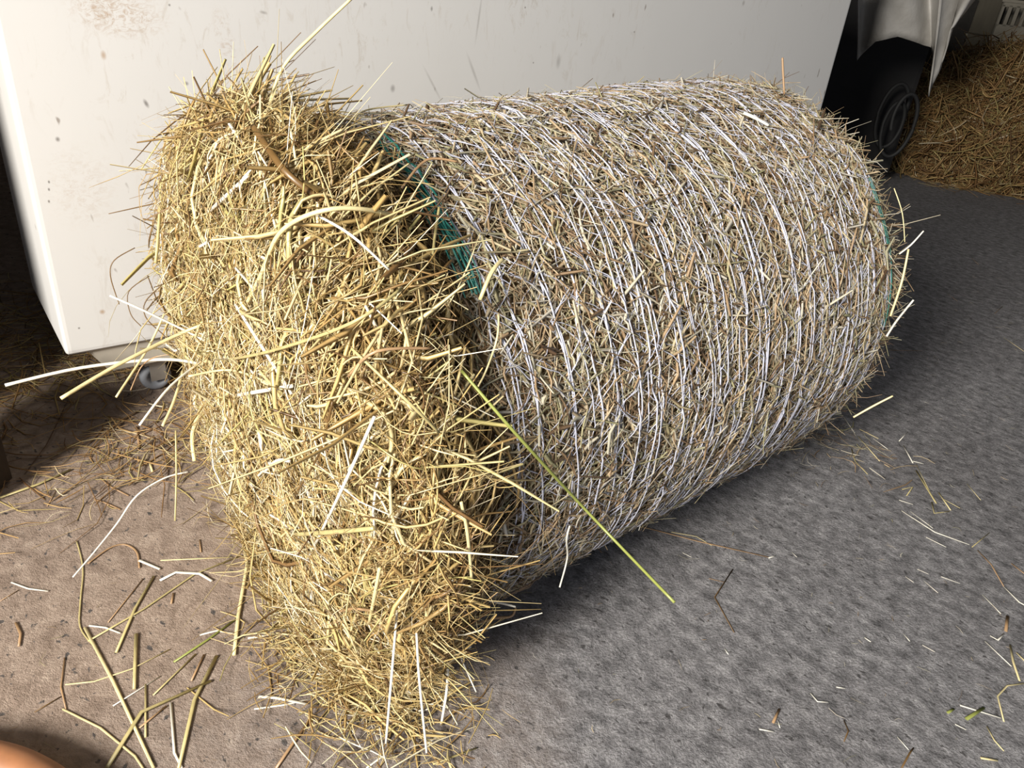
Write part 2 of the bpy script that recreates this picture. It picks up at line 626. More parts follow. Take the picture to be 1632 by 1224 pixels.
        # split each line in pieces that keep a facing normal
segP, segN, segW = [], [], []
for P_, w_ in zip(ringP, ringW):
    for i0 in range(0, M - 1, 10):
        i1 = min(i0 + 10, M - 1)
        if i1 - i0 < 10:
            continue
        if thr[i0 + 5] < R(-30) and random.random() < 0.55:
            continue
        sp = P_[i0:i1 + 1]
        segP.append(sp)
        mid = sp[5] - BC
        segN.append(norm(mid - (mid @ AX) * AX))
        segW.append(w_)
net_a = strands('net_lines', np.array(segP), np.array(segW), np.array(segN), np.full(len(segP), .5), 0.6, 4, 0.75)
# zigzag threads
zP, zN = [], []
for g in range(nG - 1):
    ta = T0 + 0.012 + (T1 - T0 - 0.03) * g / (nG - 1)
    tb = T0 + 0.012 + (T1 - T0 - 0.03) * (g + 1) / (nG - 1)
    for lay in range(3):
        p0 = random.random() * 0.2
        step = R(random.uniform(4.2, 5.6))
        a_ = R(-98) + p0
        flip = 0
        while a_ < R(212):
            x0, x1 = (ta, tb) if flip else (tb, ta)
            if random.random() < (0.8 if a_ > R(-32) else 0.3):
                tl = np.linspace(x0, x1, 4) + rng.normal(0, 0.002, 4)
                al = np.linspace(a_, a_ + step, 4) + rng.normal(0, 0.004, 4)
                P_, N_ = barrel_pt(tl, al)
                P_ = P_ + N_ * random.uniform(0.0, 0.005)
                P_[:, 2] = np.maximum(P_[:, 2], 0.004)
                zP.append(P_)
                zN.append(N_[1])
            a_ += step
            flip = 1 - flip
net_b = strands('net_zigzag', np.array(zP), rng.uniform(0.0006, 0.0011, len(zP)), np.array(zN), np.full(len(zP), .5), 0.5, 3, 0.8)


def join_meshes(name, meshes):
    Vs, Qs, off = [], [], 0
    for me in meshes:
        n = len(me.vertices)
        co = np.empty(n * 3, np.float32)
        me.vertices.foreach_get('co', co)
        q = np.empty(len(me.loops), np.int32)
        me.loops.foreach_get('vertex_index', q)
        Vs.append(co.reshape(-1, 3))
        Qs.append(q.reshape(-1, 4) + off)
        off += n
    return np_mesh(name, np.concatenate(Vs), np.concatenate(Qs))


tag(link('net_wrap', join_meshes('net_wrap', [net_a, net_b]), NET, bale), 'white net wrapped in rings round the bale body')
# green border threads of the net at both ends
for te, span, lab in ((T0 + 0.006, (R(42), R(82)), 'dark green border thread of the net beside the loose hay'),
                      (T1 - 0.05, (R(5), R(45)), 'green border thread of the net near the far end')):
    gp, gn, gw = [], [], []
    for s in range(7 if te < 0 else 3):
        tl0 = te + random.gauss(0, 0.006 if te < 0 else 0.0015)
        for a0 in np.arange(span[0], span[1] - 0.01, R(20)):
            al = np.linspace(a0, a0 + R(20), 9)
            P_, N_ = barrel_pt(tl0 + rng.normal(0, 0.0012, 9), al)
            P_ = P_ + N_ * random.uniform(0.003, 0.010)
            P_[:, 2] = np.maximum(P_[:, 2], 0.004)
            gp.append(P_)
            gn.append(N_[4])
            gw.append(random.uniform(0.0010, 0.0022))
    tag(link('net_border', strands('net_border', np.array(gp), np.array(gw), np.array(gn), np.full(len(gp), .5), 0.5, 4), NET_GREEN, bale), lab)

# ------------------------------------------------------------------ single stalks that stick out of the bale (parts of it)
BB = None


def surf_dist(px, py):
    """distance from the camera to the bale's envelope along a pixel's ray"""
    dr = ray(px, py)
    best = None
    for t_ in np.arange(0.6, 2.6, 0.01):
        p = CAM + dr * t_
        q = p - BC
        ax = q @ AX
        rr = np.linalg.norm(q - ax * AX)
        s = T0 - ax
        lim = BR if (s < 0 and ax < T1) else (np.interp(s, PS, PRr) if 0 <= s <= 0.222 else -1)
        if lim > 0 and rr < lim + 0.012:
            return t_
    return best


STALKS = [
    # pixel path with optional lift towards the viewer, half width, tint, label
    ([(735, 590, .02), (830, 700, .07), (950, 830, .14), (1075, 960, .2)], .0026, 'g', 'long thin green stem slanting out over the net'),
    ([(428, 170, 0), (452, 106, 0), (505, 50, 0), (562, -4, 0)], .0026, 'p', 'tall pale bent straw standing up from the top of the loose hay'),
    ([(403, 200, .02), (430, 240, .025), (462, 280, .02), (520, 326, .0)], .0055, 'd', 'broad dark brown stalk across the top of the loose hay'),
    ([(375, 485, .03), (418, 553, .03), (465, 628, .01)], .0026, 'w', 'straight white straw slanting down the loose hay'),
    ([(322, 640, .03), (395, 627, .03), (466, 615, .01)], .0036, 'w', None),
    ([(8, 614, .0), (130, 586, .0), (255, 573, .0), (320, 580, .02), (430, 605, .0)], .0034, 'w', 'long white stalk reaching far out to the left'),
    ([(97, 635, .06), (200, 575, .04), (330, 515, .03), (500, 480, .0)], .0034, 'p', None),
    ([(185, 633, .02), (235, 556, .0), (262, 500, .0)], .0022, 'p', None),
    ([(222, 678, .05), (272, 615, .03), (330, 570, .0)], .0024, 'w', None),
    ([(259, 679, .05), (277, 640, .03), (292, 590, .0)], .0028, 'p', None),
    ([(175, 471, .02), (240, 500, .03), (330, 545, .03), (420, 600, .0)], .0022, 'w', None),
    ([(640, 348, .02), (590, 335, .03), (530, 333, .035), (475, 350, .035), (440, 380, .03), (415, 440, .02), (385, 500, .01)], .0034, 'p', 'long pale straw arching over the loose hay'),
    ([(597, 664, .03), (545, 780, .035), (488, 897, .01)], .0026, 'w', None),
    ([(466, 852, .03), (530, 848, .035), (596, 842, .02)], .0042, 'o', None),
    ([(300, 752, .02), (262, 762, .02), (218, 790, .02), (186, 835, .0), (150, 880, -.0), (116, 920, .0)], .0016, 'w', 'thin white twine hanging from the loose end to the floor'),
    ([(280, 686, .03), (281, 760, .03), (279, 830, .03)], .0017, 'o', None),
    ([(310, 735, .03), (307, 690, .02), (325, 640, .01)], .0045, 'p', None),
    ([(795, 500, .02), (792, 540, .03), (775, 590, .03), (762, 616, .02)], .0016, 'p', None),
    ([(908, 838, .02), (903, 860, .035), (904, 890, .04), (892, 936, .04)], .0018, 'w', 'limp white blade dangling from the netted body'),
    ([(765, 478, .02), (783, 435, .03), (802, 412, .03)], .0034, 'p', None),
    ([(565, 205, .0), (568, 186, .0), (590, 174, .0), (650, 167, .0)], .0016, 'p', None),
    ([(633, 973, .02), (624, 1080, .03), (615, 1185, .0)], .0020, 'w', None),
    ([(664, 1009, .02), (668, 1080, .02), (680, 1200, .0)], .0020, 'w', None),
    ([(714, 1056, .03), (712, 1100, .03), (703, 1156, .0)], .0028, 'w', None),
    ([(731, 1041, .03), (744, 1070, .03), (759, 1103, .02)], .0016, 'w', None),
    ([(712, 1057, .02), (750, 1029, .03)], .0040, 'w', None),
    ([(774, 957, .02), (798, 961, .02), (822, 967, .02)], .0022, 'w', None),
    ([(758, 994, .02), (790, 985, .02), (815, 982, .02), (822, 968, .02)], .0026, 'b', None),
    ([(1433, 405, .0), (1452, 390, .0), (1472, 368, .0)], .0026, 'w', None),
    ([(1413, 536, .0), (1430, 510, .0), (1456, 478, .0)], .0036, 'w', 'pale stalk sticking out of the far end'),
    ([(1360, 665, .0), (1390, 648, .0), (1423, 631, .0)], .0026, 'p', None),
    ([(1419, 504, .02), (1437, 450, .02), (1448, 397, .02)], .0036, 'p', None),
    ([(1425, 300, .02), (1438, 340, .02), (1442, 386, .02)], .0016, 'p', None),
    ([(1247, 92, .0), (1248, 115, .0), (1250, 150, .0)], .0026, 'b', 'short reddish stalk standing on top of the far end'),
    ([(1185, 180, .0), (1200, 186, .0), (1225, 200, .0)], .0036, 'w', None),
    ([(352, 575, .03), (430, 560, .04), (560, 515, .03), (640, 460, .01)], .0026, 'o', None),
    ([(700, 330, .01), (694, 370, .03), (690, 405, .03)], .0022, 'o', None),
    ([(530, 640, .03), (510, 720, .035), (470, 790, .03)], .0017, 'd', None),
    ([(415, 760, .03), (440, 735, .035), (462, 735, .02)], .0030, 'w', None),
    ([(505, 935, .03), (530, 930, .035), (552, 938, .02)], .0024, 'd', None),
    ([(540, 975, .03), (565, 970, .035), (600, 975, .02)], .0024, 'b', None),
    ([(605, 905, .03), (597, 950, .03), (588, 995, .02)], .0030, 'p', None),
    ([(735, 800, .03), (745, 850, .03), (752, 925, .02)], .0026, 'p', None),
    ([(555, 600, .03), (600, 560, .03), (690, 555, .02)], .0022, 'b', None),
    ([(500, 340, .02), (560, 375, .03), (620, 430, .02)], .0020, 'w', None),
    ([(330, 340, .02), (350, 322, .03), (395, 280, .02)], .0030, 'w', None),
    ([(255, 330, .01), (251, 390, .02), (248, 420, .02)], .0030, 'o', None),
    ([(300, 600, .03), (370, 590, .04), (450, 620, .03)], .0022, 'p', None),
    ([(560, 555, .03), (650, 640, .04), (700, 690, .02)], .0022, 'o', None),
    ([(215, 395, .0), (182, 415, .0), (176, 440, .0), (190, 485, .01)], .0010, 'd', None),
    ([(238, 440, .0), (205, 465, .0), (208, 500, .0), (225, 520, .0)], .0009, 'd', None),
    ([(290, 430, .02), (236, 475, .02), (232, 505, .02), (262, 535, .02), (285, 560, .02)], .0011, 'd', None),
    ([(270, 565, .02), (245, 570, .01), (225, 585, .0), (208, 622, .0)], .0012, 'b', 'thin brown stalk hanging before the cabinet caster'),
    ([(330, 250, .01), (290, 262, .01), (250, 282, .0), (222, 296, .0)], .0009, 'd', None),
    ([(310, 190, .01), (265, 215, .0), (245, 240, .0), (225, 270, .0)], .0013, 'o', None),
    ([(385, 175, .01), (372, 155, .0), (378, 140, .0), (360, 120, .0)], .0010, 'd', None),
    ([(640, 300, .02), (680, 255, .02), (730, 258, .02)], .0022, 'b', None),
]
TC = {'g': (.28, .31, .075), 'p': (.80, .68, .36), 'w': (.90, .86, .74), 'd': (.16, .09, .03), 'o': (.50, .42, .19), 'b': (.40, .25, .13)}
SM = {k: plain({'g': 'green_stem', 'p': 'pale_straw', 'w': 'white_straw', 'd': 'dark_stem', 'o': 'olive_straw', 'b': 'reddish_straw'}[k], c, 0.38, 0, 60, 0.25) for k, c in TC.items()}


def path3(pp):
    D = [surf_dist(p[0], p[1]) for p in pp]
    ok = [i for i, x in enumerate(D) if x is not None]
    if not ok:
        D = [1.25] * len(pp)
        ok = list(range(len(pp)))
    out = []
    for i, p in enumerate(pp):
        if D[i] is None:
            j = min(ok, key=lambda q: abs(q - i))
            dd = D[j] + 0.0
        else:
            dd = D[i]
        q = pt(p[0], p[1], dd - p[2] - (0.016 if p[2] > 0.005 else 0))
        if q[2] < 0.004:
            q = gnd(p[0], p[1], 0.004)
        out.append(q)
    return out


for pp, wd_, tc, lab in STALKS:
    wd_ *= 0.78 if max(p[0] for p in pp) < 1340 else 0.6
    me = tube_mesh('stalk', path3(pp), [wd_ * .9, wd_, wd_ * .85], 6, 0.55, tuple(CAM - pt(pp[1][0], pp[1][1], 1.2)), sub=5)
    o = link('stalk', me, SM[tc], bale)
    if lab:
        o['label'] = lab

# ------------------------------------------------------------------ white cabinet on casters
CAZ = R(50)
CL, CH, CD = 2.67, 1.22, 0.42
cab0 = gnd(106, 569, 0.165)
GR, BRN, DK = (0.30, 0.28, 0.26), (0.42, 0.31, 0.22), (0.10, 0.085, 0.075)
SCUFFS_AND_DENT = [(190, 22, .10, .05, .1, BRN, .8), (152, 8, .03, .05, .3, BRN, .7), (365, 80, .022, .10, -.25, BRN, .55), (165, 88, .006, .010, 0, BRN, .8),
          (233, 165, .005, .011, -.4, DK, .7), (92, 222, .005, .006, 0, DK, .7), (297, 133, .006, .005, .4, DK, .6),
          (78, 290, .0025, .004, 0, DK, .8), (78, 302, .0025, .004, 0, DK, .8), (78, 321, .0025, .004, 0, DK, .8), (130, 300, .08, .10, 0, BRN, .3),
          (163, 497, .007, .007, 0, BRN, .9), (126, 523, .003, .003, 0, DK, .8), (88, 520, .004, .05, 0, BRN, .7), (95, 548, .004, .02, 0, BRN, .8),
          (763, 30, .004, .07, .1, GR, .45), (755, 115, .005, .06, -.5, GR, .45), (690, 135, .004, .06, -.6, GR, .4), (626, 141, .008, .011, 0, DK, .5),  # last blob of this row paints the shade of a small dent
          (890, 98, .010, .022, 0, GR, .5), (688, 14, .004, .007, 0, DK, .6), (837, 12, .003, .003, 0, DK, .8), (1011, 51, .003, .003, 0, DK, .8),
          (850, 100, .003, .003, 0, DK, .7), (420, 20, .010, .004, .2, GR, .7), (270, 8, .003, .003, 0, DK, .7), (1185, 5, .008, .01, 0, GR, .6)]


def cab_mat():
    t = NT('scuffed_white_paint')
    co = t.n('ShaderNodeTexCoord').outputs['Object']
    base = t.mix(t.noise(co, 1.6, 3), (0.61, 0.60, 0.58), (0.66, 0.65, 0.635))
    # scattered scuffs and rub marks
    v1 = t.mapping(co, (3.0, 1.0, 1.0), (0, 0.5, 0))
    sc = t.noise(v1, 11, 5, 0.75, 1.2)
    rg = t.noise(co, 3.1, 2)
    f1 = t.ramp([(0.55, (0, 0, 0)), (0.66, (1, 1, 1))], sc)
    f2 = t.ramp([(0.48, (0, 0, 0)), (0.64, (0.5, 0.5, 0.5))], rg)
    fm = t.mix(1.0, f1, f2, 'MULTIPLY')
    c = t.mix(fm, base, (0.47, 0.42, 0.36))
    sp = t.noise(t.mapping(co, (1.0, 1.0, 0.45), (0, 0.35, 0)), 34, 2, 0.5)
    f3 = t.ramp([(0.71, (0, 0, 0)), (0.75, (0.75, 0.75, 0.75))], sp)
    c = t.mix(f3, c, (0.22, 0.18, 0.15))
    ca, sa = math.cos(math.pi / 2 - CAZ), math.sin(math.pi / 2 - CAZ)
    nrm = np.array([math.sin(math.pi / 2 - CAZ), -math.cos(math.pi / 2 - CAZ), 0])
    org = np.array([cab0[0], cab0[1], 0])
    brk = t.noise(t.mapping(co, (1, 1, 1.6)), 48, 5, 0.8, 1.5)
    for px, py, rx, rz, tilt, colr, amt in SCUFFS_AND_DENT:
        dr = ray(px, py)
        hit = CAM + dr * (((org - CAM) @ nrm) / (dr @ nrm)) - org
        lx = hit[0] * ca + hit[1] * sa
        mp_ = t.n('ShaderNodeMapping')
        mp_.vector_type = 'TEXTURE'
        mp_.inputs['Location'].default_value = (float(lx), 0, float(hit[2]))
        mp_.inputs['Rotation'].default_value = (0, tilt, 0)
        mp_.inputs['Scale'].default_value = (rx, 1.0, rz)
        t.l(co, mp_.inputs['Vector'])
        le = t.n('ShaderNodeVectorMath', operation='LENGTH')
        t.l(mp_.outputs[0], le.inputs[0])
        core = t.ramp([(0.25, (amt, amt, amt)), (1.0, (0, 0, 0))], le.outputs['Value'])
        if rx > 0.012 and rz > 0.012:
            core = t.mix(1.0, core, t.ramp([(0.47, (0, 0, 0)), (0.62, (1, 1, 1))], brk), 'MULTIPLY')
        c = t.mix(core, c, colr)
    t.l(c, t.b.inputs['Base Color'])
    t.b.inputs['Roughness'].default_value = 0.42
    t.bump(t.noise(co, 4, 2), 0.05, 0.02)
    return t.m


CW = cab_mat()
cabn = empty('wheeled_cabinet', (float(cab0[0]), float(cab0[1]), 0.0), 'big white painted metal cabinet on casters standing behind the netted bale', 'cabinet', rz=math.pi / 2 - CAZ)
bpy.context.view_layer.update()


def lpart(name, me, mat, parent, loc=None):
    o = bpy.data.objects.new(name, me)
    COL.objects.link(o)
    me.materials.clear()
    me.materials.append(mat)
    o.parent = parent
    if loc:
        o.location = loc
    return o


bm = box_bm((0, 0, 0.165), (CL, CD, CH), 0.012, 3)
lpart('cabinet_body', bm_mesh('cabinet_body', bm), CW, cabn)
# tapered base tray
bm = bmesh.new()
lo = [(0.085, 0.035), (CL - 0.085, 0.035), (CL - 0.085, CD - 0.035), (0.085, CD - 0.035)]
hi = [(0.04, 0.012), (CL - 0.04, 0.012), (CL - 0.04, CD - 0.012), (0.04, CD - 0.012)]
vb = [bm.verts.new((x, y, 0.088)) for x, y in lo]
vt = [bm.verts.new((x, y, 0.168)) for x, y in hi]
bm.faces.new(vb[::-1])
bm.faces.new(vt)
for i in range(4):
    bm.faces.new((vb[i], vb[(i + 1) % 4], vt[(i + 1) % 4], vt[i]))
bmesh.ops.bevel(bm, geom=list(bm.edges), offset=0.006, segments=2, affect='EDGES')
lpart('base_tray', bm_mesh('base_tray', bm), plain('cream_base', (0.62, 0.57, 0.48), 0.6, 0, 9, 0.2), cabn)
STEEL = plain('dull_steel', (0.45, 0.42, 0.38), 0.45, 0.5, 20, 0.3)
RUB = plain('grey_rubber', (0.36, 0.38, 0.42), 0.6, 0, 20, 0.3)
for cx_, cy_ in ((0.185, 0.075), (CL - 0.185, 0.075), (0.185, CD - 0.075), (CL - 0.185, CD - 0.075)):
    fk = bmesh.new()
    for sy in (-0.018, 0.018):
        b_ = bmesh.ops.create_cube(fk, size=1.0)
        for q in b_['verts']:
            q.co = Vector((q.co.x * 0.036 + 0.004, q.co.y * 0.003 + sy, q.co.z * 0.048 + 0.055))
    b_ = bmesh.ops.create_cube(fk, size=1.0)
    for q in b_['verts']:
        q.co = Vector((q.co.x * 0.05, q.co.y * 0.045, q.co.z * 0.014 + 0.083))
    fo = lpart('caster', bm_mesh('caster', fk), STEEL, cabn, (cx_, cy_, 0))
    wb = bmesh.new()
    prof = [(0.010, -0.008), (0.019, -0.008), (0.021, -0.012), (0.032, -0.012), (0.036, -0.006), (0.036, 0.006), (0.032, 0.012), (0.021, 0.012), (0.019, 0.008), (0.010, 0.008)]
    nn = 28
    rings = []
    for j in range(nn):
        a_ = 2 * math.pi * j / nn
        rings.append([wb.verts.new((rr * math.cos(a_), yy, rr * math.sin(a_) + 0.036)) for rr, yy in prof])
    for j in range(nn):
        for q in range(len(prof)):
            A_, B_ = rings[j], rings[(j + 1) % nn]
            wb.faces.new((A_[q], A_[(q + 1) % len(prof)], B_[(q + 1) % len(prof)], B_[q]))
    lpart('wheel', bm_mesh('wheel', wb, True), RUB, fo)

# ------------------------------------------------------------------ old hay heap in the far corner
HC = np.array([3.72, 5.75, 0.0])
heap = empty('hay_heap', tuple(HC), 'dull brown loose hay heap in the shade at the far right, beside the hanging tarpaulin', 'hay heap')


def heap_pt(u, v):
    """u around, v 0 rim .. 1 top"""
    rr = np.cos(v * np.pi / 2) ** 1.1
    hx, hy, hz = 1.45, 0.95, 0.88
    P = HC + np.stack([hx * rr * np.cos(u), hy * rr * np.sin(u), hz * np.sin(v * np.pi / 2)], -1)
    N = norm(np.stack([rr * np.cos(u) / hx, rr * np.sin(u) / hy, np.sin(v * np.pi / 2) / hz + 0.05], -1))
    P = P + N * (0.09 * vnoise(P, 4, 31) + 0.05 * vnoise(P, 11, 32))[..., None]
    P[..., 2] = np.maximum(P[..., 2], 0.004)
    return P, N


U, V_ = np.meshgrid(np.linspace(0, 2 * np.pi, 90, endpoint=False), np.linspace(0, 1, 40), indexing='xy')
Ph, Nh = heap_pt(U, V_)
link('packed_heap', grid_mesh('packed_heap', Ph - Nh * np.array([.03, .03, .0])), CORE, heap)
nH = 15000
u = rng.uniform(R(150), R(320), nH)
v = rng.uniform(0, 1, nH) ** 1.2
pos, N = heap_pt(u, v)
rnd = rng.normal(0, 1, (nH, 3))
d = norm(rnd - N * (rnd * N).sum(1)[:, None] * 0.55 + np.array([0, 0, -0.35]))
ln = np.clip(rng.lognormal(math.log(0.17), 0.45, nH), 0.05, 0.45)
P = make_lines(pos + N * rng.normal(-.01, .04, nH)[:, None], d, N, ln, 5, 0.5, 0.01)
P[..., 2] = np.maximum(P[..., 2], 0.004)
tag(link('heap_straws', strands('heap_straws', P, np.clip(rng.lognormal(math.log(.0032), .5, nH), .001, .009), N, rng.beta(2, 2.2, nH), .4), HAY_DIM, heap), kind='stuff')

# ------------------------------------------------------------------ hanging tarpaulin and what is under it
def tarp_mesh():
    # outline in the hanging plane: top edge out of view, a ragged lower hem with a long right-hand tail
    hem = [(1362, 168), (1375, 80), (1395, 66), (1432, 58), (1462, 68), (1490, 77), (1483, 160), (1500, 118), (1512, 82), (1530, 45), (1556, 0), (1575, -60)]
    xs = np.linspace(0, 1, 60)
    hx = np.interp(xs, np.linspace(0, 1, len(hem)), [h[0] for h in hem])
    hy = np.interp(xs, np.linspace(0, 1, len(hem)), [h[1] for h in hem])
    return hx, hy


TD = 3.9     # distance of the hanging plane along +y
def on_y(px, py, y):
    d_ = ray(px, py)
    return CAM + d_ * (y / d_[1])


tm = NT('grey_tarpaulin')
co = tm.n('ShaderNodeTexCoord').outputs['Object']
tm.l(tm.ramp([(0.3, (0.26, 0.245, 0.22)), (0.7, (0.44, 0.425, 0.40))], tm.noise(co, 5, 5)), tm.b.inputs['Base Color'])
tm.b.inputs['Roughness'].default_value = 0.4
tm.bump(tm.noise(co, 12, 4), 0.3, 0.02)
# columns of the sheet, left to right: lower-hem pixel, fold depth
cols = [(1366, 96, .20), (1380, 82, .15), (1395, 66, .06), (1412, 62, .02), (1432, 58, .0), (1450, 64, .03), (1470, 72, .07), (1487, 76, .05),
        (1490, 92, .02), (1484, 130, .0), (1479, 157, -.02), (1486, 136, .0), (1498, 106, .03), (1510, 76, .0), (1517, 50, -.03), (1524, 32, .0), (1540, 14, .04), (1556, -2, .07)]
bm = bmesh.new()
grid = []
NC, NR = 61, 16
cx_ = np.linspace(0, len(cols) - 1, NC)
ci = np.arange(len(cols))
px_ = np.interp(cx_, ci, [c[0] for c in cols])
py_ = np.interp(cx_, ci, [c[1] for c in cols])
fd_ = np.interp(cx_, ci, [c[2] for c in cols])
for i in range(NC):
    b_ = on_y(px_[i], py_[i], TD + fd_[i])
    topx = 1372 + (1640 - 1372) * i / (NC - 1)
    t_ = on_y(topx, -130, TD + 0.12 * math.sin(i * 0.33))
    t_[2] = max(t_[2], 1.25)
    col_ = []
    for j in range(NR):
        s = j / (NR - 1)
        p = b_ * (1 - s) + t_ * s
        p[1] += 0.035 * math.sin(i * 0.55 + 2 * s) * (0.3 + 0.7 * s) + 0.05 * s * (1 - s) * math.sin(i * 0.21)
        col_.append(bm.verts.new(p))
    grid.append(col_)
for i in range(NC - 1):
    for j in range(NR - 1):
        bm.faces.new((grid[i][j], grid[i + 1][j], grid[i + 1][j + 1], grid[i][j + 1]))
o = link('tarpaulin', bm_mesh('tarpaulin', bm, True), tm.m)
md = o.modifiers.new('thickness', 'SOLIDIFY')
md.thickness = 0.006
tag(o, 'crumpled grey tarpaulin hanging over a shade-black machine, between the white cabinet and the hay heap', 'tarpaulin')

DARK = plain('shade_black_metal', (0.012, 0.011, 0.011), 0.9, 0, 8, 0.4)  # near-black colour stands in for the deep shade under the sheet
mp = on_y(1420, 150, 4.6)
mach = empty('covered_machine', (1.75, 4.75, 0), 'shade-black machine body under the grey tarpaulin', 'machine')
bpy.context.view_layer.update()
lpart('machine_body', bm_mesh('machine_body', box_bm((-0.35, 0.05, 0.08), (0.42, 0.7, 1.2), 0.03)), DARK, mach)
for sx in (-0.28, 0.35):
    lpart('leg', bm_mesh('leg', box_bm((sx - 0.03, 0.1, 0), (sx + 0.03, 0.6, 0.085))), DARK, mach)
# hoses looped under the sheet, colour dimmed to match the shade there
pts = []
c0 = on_y(1447, 165, 4.45)
for k in range(120):
    a_ = k / 120 * 2 * math.pi * 2.6
    rr = 0.085 + 0.03 * math.sin(k * 0.09)
    pts.append((c0[0] + rr * math.cos(a_) * 0.8, 4.60 - k * 0.0012, 0.42 + (rr * 1.7) * math.sin(a_)))
lp = link('cable_loops', tube_mesh('cable_loops', pts, 0.011, 8), plain('dark_rubber_cable', (0.008, 0.008, 0.008), 0.7, 0, 20, .3), mach)

# ------------------------------------------------------------------ crates behind the heap
CRM = plain('beige_plastic', (0.31, 0.28, 0.22), 0.5, 0, 8, 0.2)


def crate_mesh(W, D, Hc, slots, hole):
    """open-topped crate; walls pierced by slots (drawn as bars between the rails)"""
    bm = bmesh.new()

    def b(lo, hi):
        r_ = bmesh.ops.create_cube(bm, size=1.0)
        for q in r_['verts']:
            q.co = Vector([(lo[i] + hi[i]) / 2 + q.co[i] * (hi[i] - lo[i]) for i in range(3)])
    th_ = 0.012
    b((0, 0, 0), (W, D, th_))
    for y0 in (0, D - th_):
        if slots:
            b((0, y0, 0), (W, y0 + th_, 0.10))
            b((0, y0, Hc - 0.05), (W, y0 + th_, Hc))
            n_ = int(W / 0.055)
            for k in range(n_ + 1):
                x = min(k * W / n_, W - 0.026)
                b((x, y0, 0.09), (x + 0.026, y0 + th_, Hc - 0.04))
        else:
            hx = W * 0.33
            b((0, y0, 0), (hx - 0.06, y0 + th_, Hc))
            b((hx + 0.06, y0, 0), (W, y0 + th_, Hc))
            b((hx - 0.061, y0, 0), (hx + 0.061, y0 + th_, Hc - 0.15))
            b((hx - 0.061, y0, Hc - 0.09), (hx + 0.061, y0 + th_, Hc))
    for x0 in (0, W - th_):
        b((x0, 0, 0), (x0 + th_, D, Hc))
    # rims
    b((-0.012, -0.012, Hc - 0.02), (W + 0.012, 0.0, Hc))
    b((-0.012, D, Hc - 0.02), (W + 0.012, D + 0.012, Hc))
    b((-0.012, -0.012, 0.0), (W + 0.012, 0.0, 0.02))
    return bm_mesh('crate', bm)


cx0 = on_y(1578, 60, 6.75)
crz = -0.12
zz_ = [-0.0, 0.275, 0.55, 0.825]
labs = [None, None, 'beige plastic crate with a dark hand hole, behind the hay heap, under the slotted crate', 'beige plastic crate with upright slots, topmost behind the hay heap']
for k in range(4):
    o = link('plastic_crate', crate_mesh(0.95, 0.5, 0.275, k == 3, k != 3), CRM)
    o.location = (float(cx0[0]), 6.75, zz_[k])
    o.rotation_euler.z = crz
    tag(o, labs[k] or 'beige plastic crate low in the stack hidden behind the hay heap', 'crate', 'stacked beige crates behind the hay heap')

# ------------------------------------------------------------------ hose and post at the left edge of the view
g0, g1, g2 = gnd(-80, 1206, .026), gnd(10, 1220, .026), gnd(80, 1256, .026)
hp = [gnd(-420, 1230, .026), gnd(-200, 1206, .026), g0, g1, g2, gnd(125, 1300, .026), gnd(150, 1370, .026), gnd(150, 1480, .026)]
tag(link('hose', tube_mesh('hose', hp, 0.026, 20, sub=8), plain('terracotta_rubber', (0.42, 0.185, 0.085), 0.5, 0, 14, 0.4)),
    'thick terracotta-coloured hose lying on the dusty floor at the bottom left corner', 'hose')
pb = gnd(-7, 792)
pm = bmesh.new()
r_ = bmesh.ops.create_cube(pm, size=1.0)
for q in r_['verts']:
    q.co = Vector((q.co.x * 0.22 - 0.11, q.co.y * 0.12, q.co.z * 0.28 + 0.14))
bmesh.ops.bevel(pm, geom=list(pm.edges), offset=0.006, segments=2, affect='EDGES')
o = link('timber_block', bm_mesh('timber_block', pm), plain('dark_timber', (0.045, 0.03, 0.02), 0.8, 0, 14, .5, .4))
o.location = (float(pb[0]), float(pb[1]), 0.0)
tag(o, 'dark timber block standing at the left edge beside the strewn hay', 'wooden block')

# ------------------------------------------------------------------ hay strewn on the floor
def scatter(name, label, n, sample, lmean, wmean, mat, zmax=0.01, K=3):
    xy = sample(n)
    d = rng.uniform(0, 2 * np.pi, n)
    D = np.stack([np.cos(d), np.sin(d), rng.normal(0, 0.06, n)], -1)
    Z = np.tile(np.array([0, 0, 1.0]), (n, 1))
    pos = np.concatenate([xy, (0.002 + np.abs(rng.normal(0, zmax, n)))[:, None]], 1)
    ln = np.clip(rng.lognormal(math.log(lmean), 0.55, n), 0.006, 0.35)
    P = make_lines(pos, norm(D), Z, ln, K, 0.3, 0.01)
    wd = np.clip(rng.lognormal(math.log(wmean), 0.4, n), 0.0003, 0.003)
    P[..., 2] = np.maximum(P[..., 2], 0.0015)
    o = link(name, strands(name, P, wd, Z, rng.beta(2, 2, n), 0.4), mat)
    return tag(o, label, 'hay litter', None, 'stuff')


def gauss(cx, cy, sx, sy, rot=0.0):
    def f(n):
        a_ = rng.normal(0, sx, n)
        b_ = rng.normal(0, sy, n)
        return np.stack([cx + a_ * math.cos(rot) - b_ * math.sin(rot), cy + a_ * math.sin(rot) + b_ * math.cos(rot)], 1)
    return f


